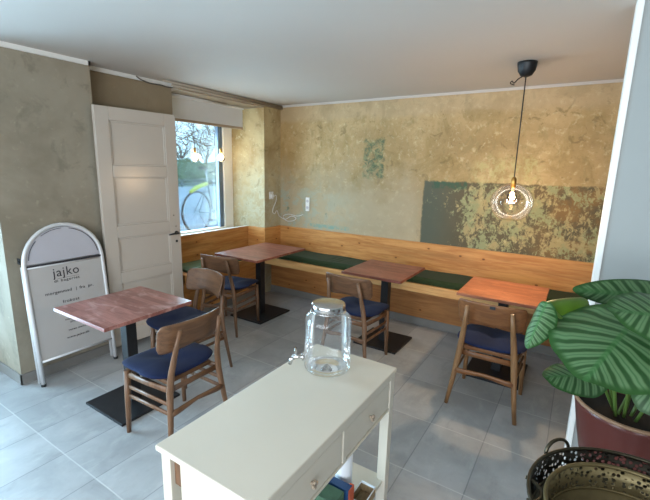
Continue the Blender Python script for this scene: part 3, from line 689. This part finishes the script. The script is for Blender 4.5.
# ------------------------------------------------------------------ globe pendant
t = thing('pendant_lamp', 'smoked glass globe pendant on a long dark cord from a black ceiling cup', 'lamp', (3.062, -.935, 0))
MB().lathe([(0, H), (.068, H), (.067, 2.485), (.060, 2.44), (.040, 2.408), (.012, 2.396), (0, 2.396)], 28).build('ceiling_cup', M['black'], t)
MB().tube(smooth_path([(-.02, 0, 2.405), (-.05, -.01, 2.385), (-.075, -.01, 2.36), (-.09, -.01, 2.375), (-.10, -.01, 2.36), (-.07, -.015, 2.345)]), .004, 6).build('cord_knot', M['black'], t)
MB().tube([(0, 0, 2.40), (0, 0, 1.665)], .0042, 8).build('cord', M['black'], t)
MB().lathe([(0, 1.672), (.012, 1.67), (.020, 1.655), (.020, 1.60), (.014, 1.59), (0, 1.59)], 18).build('lamp_holder', M['brass'], t)
R0 = .155; prof = [(.022, 1.622)]+[(R0*math.sin(a), 1.475+R0*.98*math.cos(a)) for a in [math.radians(x) for x in range(12, 153, 7)]]
MB().lathe(prof, 40).build('glass_globe', M['smoke'], t)
MB().lathe([(.014, 1.592), (.018, 1.572), (.034, 1.545), (.038, 1.52), (.030, 1.492), (.012, 1.476), (0, 1.474)], 20).build('glass_bulb', M['bulbglass'], t)
MB().lathe([(0, 1.56), (.012, 1.55), (.017, 1.525), (.012, 1.50), (0, 1.492)], 14).build('filament', M['filament'], t, label='glowing core')
l = bpy.data.lights.new('pendant_light', 'POINT'); l.energy = 24; l.color = (1, .70, .42); l.shadow_soft_size = .04
o = bpy.data.objects.new('pendant_light', l); COL.objects.link(o); o.parent = t; o.location = (0, 0, 1.45)

# ------------------------------------------------------------------ cream console table
t = thing('console_table', 'cream painted console table with two drawers in the foreground', 'table', (2.668, -3.205, 0), 0)
cx0, cx1, cy0, cy1 = -.222, .230, -.485, .470
MB().box(cx0, cx1, cy0, cy1, .780, .80).build('tabletop', M['cream'], t, bevel=.004)
for x in (cx0+.012, cx1-.050):
    for y in (cy0+.012, cy1-.052): MB().box(x, x+.045, y, y+.045, 0, .780).build('leg', M['cream'], t, bevel=.003)
ap = MB().box(cx0+.018, cx0+.034, cy0+.057, cy1-.057, .62, .780).box(cx0+.10, cx1-.057, cy0+.018, cy0+.034, .58, .780).box(cx0+.057, cx1-.057, cy1-.034, cy1-.018, .62, .780)
ap.box(cx1-.026, cx1-.006, -.012, .012, .612, .752).box(cx1-.026, cx1-.006, cy0+.057, cy1-.052, .752, .780).box(cx1-.026, cx1-.006, cy0+.057, cy1-.052, .604, .614)
ap.build('apron', M['cream'], t, bevel=.0015)
for y0, y1 in ((cy0+.063, -.018), (.018, cy1-.059)):
    d = MB().box(cx1-.030, cx1-.010, y0, y1, .619, .745).box(cx0+.05, cx1-.03, y0+.01, y1-.01, .625, .64).build('drawer', M['cream'], t, bevel=.0015)
    ym = (y0+y1)/2; kx = cx1-.010
    kn = MB().tube([(kx, ym, .682), (kx+.014, ym, .682)], .006, 10)
    kn.box(kx+.012, kx+.020, ym-.015, ym+.015, .676, .688).box(kx+.012, kx+.020, ym-.006, ym+.006, .667, .697)
    kn.build('knob', M['woodpeg'], d, bevel=.002, label='small beige cross-shaped knob')
MB().box(cx0+.057, cx0+.10, cy0+.028, cy0+.040, .66, .768).build('side_slat', M['walnut_z'], t, bevel=.002, label='brown wooden slat beside the leg')
MB().tube([(cx0+.012, cy0+.03, .775), (cx0-.004, cy0+.03, .770), (cx0-.006, cy0+.03, .735)], .004, 8).build('side_hook', M['black'], t, label='small dark hook')
MB().box(cx0+.02, cx1-.02, cy0+.02, cy1-.02, .20, .218).build('lower_shelf', M['cream'], t, bevel=.002)

# glass drink dispenser
t = thing('drink_dispenser', 'clear glass drinks jar with metal lid and small tap on the cream console', 'jar', (2.630, -2.925, .80))
MB().lathe([(0, .012), (.06, .004), (.085, .001), (.094, .006), (.098, .02), (.098, .215), (.096, .232), (.089, .246), (.077, .256), (.067, .261), (.064, .267), (.064, .284)], 48).build('glass_body', M['jar'], t)
MB().lathe([(0, .020), (.055, .012), (.08, .010), (.088, .016)], 40).build('thick_base', M['jar'], t)
MB().lathe([(.065, .272), (.069, .272), (.070, .276), (.070, .294), (.068, .299), (.060, .301), (0, .301)], 44).build('lid', M['chrome'], t)
MB().tube([(.071*math.cos(2*PI*k/40), .071*math.sin(2*PI*k/40), .267) for k in range(40)], .0022, 6, closed=True).build('wire_bail', M['chrome'], t)
ta = Vector((-.78, -.62, 0)).normalized(); side = Vector((-ta.y, ta.x, 0))
tp = MB().tube([ta*.097+Vector((0, 0, .055)), ta*.150+Vector((0, 0, .055))], .009, 12).tube([ta*.101+Vector((0, 0, .055)), ta*.108+Vector((0, 0, .055))], .017, 16)
tp.tube([ta*.138+Vector((0, 0, .055)), ta*.152+Vector((0, 0, .045)), ta*.158+Vector((0, 0, .022))], [.009, .009, .007], 12).tube([ta*.135+Vector((0, 0, .060)), ta*.135+Vector((0, 0, .088))], .005, 10)
tp.tube([ta*.135+side*-.02+Vector((0, 0, .088)), ta*.135+side*.02+Vector((0, 0, .088))], .0055, 10)
tp.build('tap', M['chrome'], t)

t.scale = (1.08, 1.08, 1.05)

# things on the lower shelf of the console
MB().lathe([(0, 0), (.038, 0), (.038, .26), (0, .26)], 28).build('paper_roll', M['paper'], loc=(2.772, -2.985, .218), label='upright white paper roll under the console drawers', cat='paper roll')
t = thing('blue_book', 'dark blue book with an orange edge standing under the console', 'book', (2.775, -3.062, .218))
MB().box(-.075, .075, -.022, .018, 0, .15).build('cover', M['bluebook'], t, bevel=.002)
MB().box(.06, .077, .018, .024, 0, .152).box(.0755, .079, -.02, .024, 0, .152).build('edge', M['orange'], t, label='orange edge')
MB().box(2.70, 2.84, -3.18, -3.10, .218, .375).build('green_book', M['greenbook'], bevel=.003, label='mottled green book beside the blue book under the console', cat='book')
t = thing('wicker_tray', 'shallow cream wicker tray on the console shelf beside the paper roll', 'tray', (2.856, -2.955, .218))
t.scale = (.42, 1.1, 1)
MB().box(-.085, .085, -.055, .055, 0, .008).box(-.085, -.077, -.055, .055, .008, .045).box(.077, .085, -.055, .055, .008, .045).box(-.085, .085, -.055, -.047, .008, .045).box(-.085, .085, .047, .055, .008, .045).build('tray_body', M['wicker'], t, bevel=.002)
MB().tube([(-.083, -.053, .047), (.083, -.053, .047), (.083, .053, .047), (-.083, .053, .047)], .006, 8, closed=True).build('rim', M['paper'], t)

# ------------------------------------------------------------------ side stand, baskets, plant
t = thing('side_stand', 'low wooden stand carrying the metal tubs', 'stand', (0, 0, 0))
MB().box(3.63, 4.2, -3.80, -3.28, .794, .829).build('stand_top', M['walnut'], t, bevel=.003)
for x in (3.65, 4.14):
    for y in (-3.78, -3.34): MB().box(x, x+.04, y, y+.04, 0, .795).build('leg', M['walnut_z'], t, bevel=.002)
t = thing('plant_stool', 'round wooden stool under the plant pot', 'stool', (3.80, -2.62, 0))
MB().lathe([(0, .57), (.13, .57), (.135, .575), (.135, .592), (.13, .598), (0, .598)], 32).build('seat', M['walnut'], t)
for k in range(3):
    a = 2*PI*k/3+.3; MB().tube([(.07*math.cos(a), .07*math.sin(a), .57), (.12*math.cos(a), .12*math.sin(a), 0)], .012, 8).build('leg', M['walnut_z'], t)

def basket(cx, cy, zb, rt, rb, h, label, mat_band, mat_in, handles, pierced=True):
    t = thing('metal_tub', label, 'basket', (cx, cy, zb), group=None)
    hb = h-.055 if pierced else h
    r_at = lambda z: lerp(rb, rt, z/h)
    MB().lathe([(0, 0), (rb-.01, 0), (rb, .006), (r_at(hb), hb)], 56).build('tub_wall', mat_in, t, solid=.002)
    MB().tube([(rt*math.cos(2*PI*k/56), rt*math.sin(2*PI*k/56), h) for k in range(56)], .0045, 8, closed=True).build('rim', mat_in, t)
    if pierced:
        MB().lathe([(r_at(hb), hb), (r_at(h), h)], 64).build('pierced_band', mat_band, t, solid=.0015)
        MB().tube([(r_at(hb)*math.cos(2*PI*k/56), r_at(hb)*math.sin(2*PI*k/56), hb) for k in range(56)], .0035, 6, closed=True).build('band_ring', mat_in, t)
    for a, hh, outw in handles:
        c = Vector((math.cos(a), math.sin(a), 0)); sd = Vector((-c.y, c.x, 0)); pts = []
        for i in range(13):
            q = PI*i/12; pts.append(c*(rt+.004+outw*math.sin(q))+sd*(.036*math.cos(q))+Vector((0, 0, h-.004+hh*math.sin(q))))
        MB().tube(pts, .0042, 8).build('handle', mat_in, t)
    return t
o_ = basket(3.723, -3.462, .83, .22, .175, .20, 'large round dark metal tub with a pierced lace band and loop handles', M['lace_dark'], M['darkmetal'], ((math.radians(140), .030, .004), (math.radians(188), -.004, -.030)))
MB().box(-.03, .03, -.002, .004, -.012, .012).build('handle_plate', M['white_plastic'], o_, loc=(.06, .198, .188), bevel=.003, label='bright riveted handle plate').rotation_euler = (0, 0, math.radians(-18))
basket(3.703, -3.512, .833, .166, .14, .222, 'smaller round aged brass tub nested inside the dark tub', M['lace_brass'], M['agedbrass'], (), True)

# potted calathea
PX, PY, PZ = 3.777, -2.60, .598
pl = thing('potted_plant', 'plant with big round striped leaves in a glossy brown pot', 'plant', (PX, PY, PZ))
MB().lathe([(0, 0), (.125, 0), (.135, .008), (.158, .12), (.178, .235), (.180, .256)], 56).build('pot', M['pot'], pl, solid=.006, offset=-1)
MB().tube([(.180*math.cos(2*PI*k/56), .180*math.sin(2*PI*k/56), .258) for k in range(56)], .007, 8, closed=True).build('pot_rim', M['potrim'], pl)
MB().lathe([(0, .222), (.168, .217)], 40).build('soil', M['soil'], pl)

def leaf(base, tip, nrm, W, mat, cup=.0, droop=.0, wave=.0, root=None, name='leaf', fold=0., notch=.10):
    base = Vector(base)-Vector((PX, PY, PZ)); tip = Vector(tip)-Vector((PX, PY, PZ))
    A = tip-base; L = A.length; A.normalize(); N = Vector(nrm); N = (N-A*N.dot(A)).normalized(); B = N.cross(A)
    nr, nt = 14, 60; vs = []; at_v = []; at_r = []; at_l = []
    for j in range(nr+1):
        rr = j/nr
        for k in range(nt if j else 1):
            th = 2*PI*k/nt
            # outline around centre a=.46L
            ca, sa = math.cos(th), math.sin(th)
            ra = .54 if ca > 0 else .46
            R = 1.0
            a = .46+ra*ca*rr + (.06*max(0, ca)**10*rr)
            b_ = sa*rr*(1-.10*max(0, ca))
            if ca < 0: a += notch*math.exp(-(b_/.16)**2)*rr**2 - .06*rr**2*(abs(b_)**1.5)*abs(ca)
            la = a*L; lb = b_*W/2
            z = -cup*(b_**2)*W + fold*abs(b_)*W - droop*((a-.1)**2)*L + wave*math.sin(th*5+1.3)*rr**4*W + .012*W*math.sin(th*9)*rr**5
            p = base+A*la+B*lb+N*z
            vs.append(p)
            an = a; bn = abs(lb)/L
            at_v.append((an+.55*bn)/(1+2.0*bn)); at_r.append(rr); at_l.append(lb/L)
    fs = [(0, 1+k, 1+(k+1) % nt) for k in range(nt)]
    for j in range(1, nr):
        o1, o2 = 1+(j-1)*nt, 1+j*nt
        fs += [(o1+k, o2+k, o2+(k+1) % nt, o1+(k+1) % nt) for k in range(nt)]
    mb = MB().add(vs, fs, True); o = mb.build(name, mat, pl)
    me = o.data
    for nm, arr in (('vein', at_v), ('rad', at_r), ('lat', at_l)):
        a_ = me.attributes.new(nm, 'FLOAT', 'POINT'); a_.data.foreach_set('value', arr)
    # petiole
    if root is None: root = (random.uniform(-.05, .05), random.uniform(-.05, .05))
    r0 = Vector((root[0], root[1], .215)); mid = (r0+base)/2+Vector((0, 0, .05))
    MB().tube(smooth_path([r0, mid, base+A*(.05*L)-N*.003], 6), [.006]*13, 8).build('petiole', M['stem'], pl)
    return o
LEAVES = True
# leaves: base, tip, facing normal, width
leaf((3.73, -2.78, 1.263), (3.604, -3.09, 1.162), (-0.15, -0.75, 0.65), 0.385, M['leaf'], cup=.10, droop=.10, wave=.010)
leaf((3.912, -2.829, 1.284), (3.646, -2.999, 1.329), (0, -0.6, 0.8), 0.22, M['leaf'], cup=.12, droop=.04, wave=.01)
leaf((3.945, -2.406, 1.252), (3.558, -2.644, 1.278), (0, -0.95, 0.25), 0.12, M['leaf'], cup=.25, wave=.03)
leaf((3.468, -2.881, 1.281), (3.435, -2.961, 1.14), (-0.3, -0.8, 0.15), 0.085, M['leaf'], cup=.5, wave=.02, notch=.02)
leaf((3.587, -2.725, 1.267), (3.482, -2.861, 1.282), (0.0, -0.7, 0.7), 0.075, M['newleaf'], cup=.5, droop=.25, notch=.02)
leaf((3.676, -2.733, 1.004), (3.505, -2.884, 1.026), (-0.1, -0.6, 0.8), 0.14, M['leaf'], cup=.2, droop=.1, wave=.03)
leaf((3.781, -2.629, 1.006), (3.921, -2.679, 0.932), (0.1, -0.5, 0.8), 0.2, M['leaf'], cup=.2, droop=.2)
leaf((3.904, -2.347, 1.102), (4.065, -2.347, 1.182), (0.2, -0.2, 1), 0.24, M['leaf'], cup=.1, droop=.1)

# ------------------------------------------------------------------ outside
GZ = .603
S('ground_street', MB().box(-14, -.75, -2.9, 30, GZ-.1, GZ).box(-14, -2.6, -14, -2.9, GZ-.1, GZ), M['pave'], 'pale paved street outside')
S('ground_entrance', MB().box(-2.6, -.7, -9, -2.9, -.12, -.02), M['pave'], 'sunken paved area before the entrance')
S('ground_slope', MB().add([(-14, -14, GZ-.02), (-14, 60, GZ-.02), (-26, 60, GZ+.7), (-26, -14, GZ+.7), (-60, 60, GZ+1.1), (-60, -14, GZ+1.1)], [(0, 1, 2, 3), (3, 2, 4, 5)]), M['grass'], 'grassy slope across the street', solid=.1, offset=-1)
t = thing('street_railing', 'low metal railing along the far side of the street', 'railing', (-13.6, 4, GZ))
for z in (.15, .34): MB().tube([(0, -9, z), (0, 22, z)], .028, 8).build('rail', M['slate'], t)
for k in range(16): MB().tube([(0, -9+2*k, 0), (0, -9+2*k, .36)], .03, 8).build('post', M['slate'], t)
random.seed(3)
mb = MB()
def hd_fn(x0, ry, hh, sd):
    def fn(u, v):
        y = lerp(-2, 34, u); a = PI*v
        n = 1+.16*math.sin(y*2.1+sd)+.12*math.sin(y*5.3+v*9+sd)+.08*math.sin(y*11+v*21)
        return (x0+ry*math.cos(a)*n, y, GZ+.1+hh*math.sin(a)*n)
    return fn
mb.grid(hd_fn(-17, 1.2, .75, 0), 220, 14).grid(hd_fn(-20, 1.5, 1.15, 2), 220, 14)
mb.build('hedge', M['hedge'], kind='stuff', label='low green hedge across the street', cat='hedge')
def tree(x, y, h, seed, label):
    random.seed(seed); mb = MB()
    def grow(p, d, L, r, lv):
        n = 4; pts = [p]; rs = [r]
        for k in range(n):
            d = (d+Vector((random.uniform(-.25, .25), random.uniform(-.25, .25), random.uniform(-.08, .10)))).normalized()
            p = p+d*L/n; pts.append(p); rs.append(r*(1-.4*(k+1)/n))
        mb.tube(pts, rs, 4 if lv else 8, caps=False)
        if lv < 5:
            for k in range(3 if lv else 6):
                s = pts[random.choice((1, 2, 3, 4))]
                nd = (d*.6+Vector((random.uniform(-1, 1), random.uniform(-1, 1), random.uniform(-.25, .7))).normalized()*.9).normalized()
                grow(s, nd, L*random.uniform(.62, .85), r*.55, lv+1)
    grow(Vector((0, 0, 0)), Vector((0, 0, 1)), h*.33, h*.022, 0)
    mb.build('bare_tree', M['bark'], loc=(x, y, GZ+.55), label=label, cat='tree', group='bare trees across the street')
for i, (x, y, h) in enumerate(((-22.5, 10.8, 5.5), (-23, 16.6, 6.), (-23, 21., 5.5), (-30, 18, 7.5), (-30, 25, 7.5))):
    tree(x, y, h, 11+i, ('leafless tree across the street at the left of the window view', 'leafless tree across the street in the middle of the window view', 'leafless tree across the street at the right of the window view', 'leafless tree rising behind the middle tree across the street', 'farthest leafless tree across the street, behind the right one')[i])

# bicycle parked outside the window
bk = thing('bicycle', 'grey bicycle with a yellow-green rear mudguard parked outside the window', 'bicycle', (-1.80, .05, GZ), .18)
WR = .345
def wheel(y):
    mb = MB().tube([(0, y+WR*math.cos(2*PI*k/44), WR+WR*.965*math.sin(2*PI*k/44)) for k in range(44)], .017, 8, closed=True)
    wv = mb.build('tyre', M['tread'], bk)
    sp = MB().tube([(0, y+(WR-.03)*math.cos(2*PI*k/44), WR+(WR-.03)*math.sin(2*PI*k/44)) for k in range(44)], .009, 6, closed=True)
    for k in range(20):
        a = 2*PI*k/20; sp.tube([(.02*(-1)**k, y+.02*math.cos(a), WR+.02*math.sin(a)), (0, y+(WR-.03)*math.cos(a), WR+(WR-.03)*math.sin(a))], .0028, 4)
    sp.tube([(-.05, y, WR), (.05, y, WR)], .018, 10); sp.build('rim_and_spokes', M['chrome'], bk)
wheel(0); wheel(1.02)
bb = (0, .43, .29); st = (0, .30, .80); hd = (0, .86, .86); hl = (0, .90, .72)
MB().tube([bb, st], .016, 8).tube([st, hd], .014, 8).tube([bb, hl], .018, 8).tube([hl, hd], .018, 8).tube([(.05, 0, WR), bb], .009, 6).tube([(-.05, 0, WR), bb], .009, 6).tube([(.05, 0, WR), st], .008, 6).tube([(-.05, 0, WR), st], .008, 6).build('frame', M['bikeframe'], bk)
MB().tube([hl, (0, .95, .58), (0, 1.02, WR)], .013, 8).tube([hd, (0, .84, .98)], .012, 8).build('fork', M['bikeframe'], bk)
MB().tube(smooth_path([(-.28, .72, .98), (-.2, .80, 1.0), (0, .86, .98), (.2, .80, 1.0), (.28, .72, .98)]), .012, 8).build('handlebar', M['tread'], bk)
MB().tube([st, (0, .262, 1.03)], .012, 8).build('seat_post', M['chrome'], bk)
MB().tube([(0, .14, 1.06), (0, .20, 1.06), (0, .30, 1.05), (0, .42, 1.045)], [.045, .06, .03, .015], 10, .5, ref=(1, 0, 0)).build('saddle', M['tread'], bk)
MB().tube([(0, -.14, .675), (0, -.04, .72), (0, .10, .765), (0, .29, .80)], [.028, .036, .036, .030], 10, .8).build('mudguard', M['yellow'], bk, label='yellow-green rear mudguard')
MB().tube([(.03+.0*k, .43+.09*math.cos(2*PI*k/24), .29+.09*math.sin(2*PI*k/24)) for k in range(24)], .006, 6, closed=True).tube([(.05, .43, .29), (.05, .30, .19)], .009, 6).tube([(-.05, .43, .29), (-.05, .56, .39)], .009, 6).tube([(.03, .43, .20), (.03, 0, .31)], .004, 4).tube([(.03, .43, .38), (.03, 0, .38)], .004, 4).build('crankset', M['chrome'], bk)
MB().box(.04, .12, .25, .35, .175, .20).build('pedal', M['tread'], bk)
MB().tube([(.04, .02, .30), (.30, -.04, .02)], .008, 6).build('kickstand', M['tread'], bk)
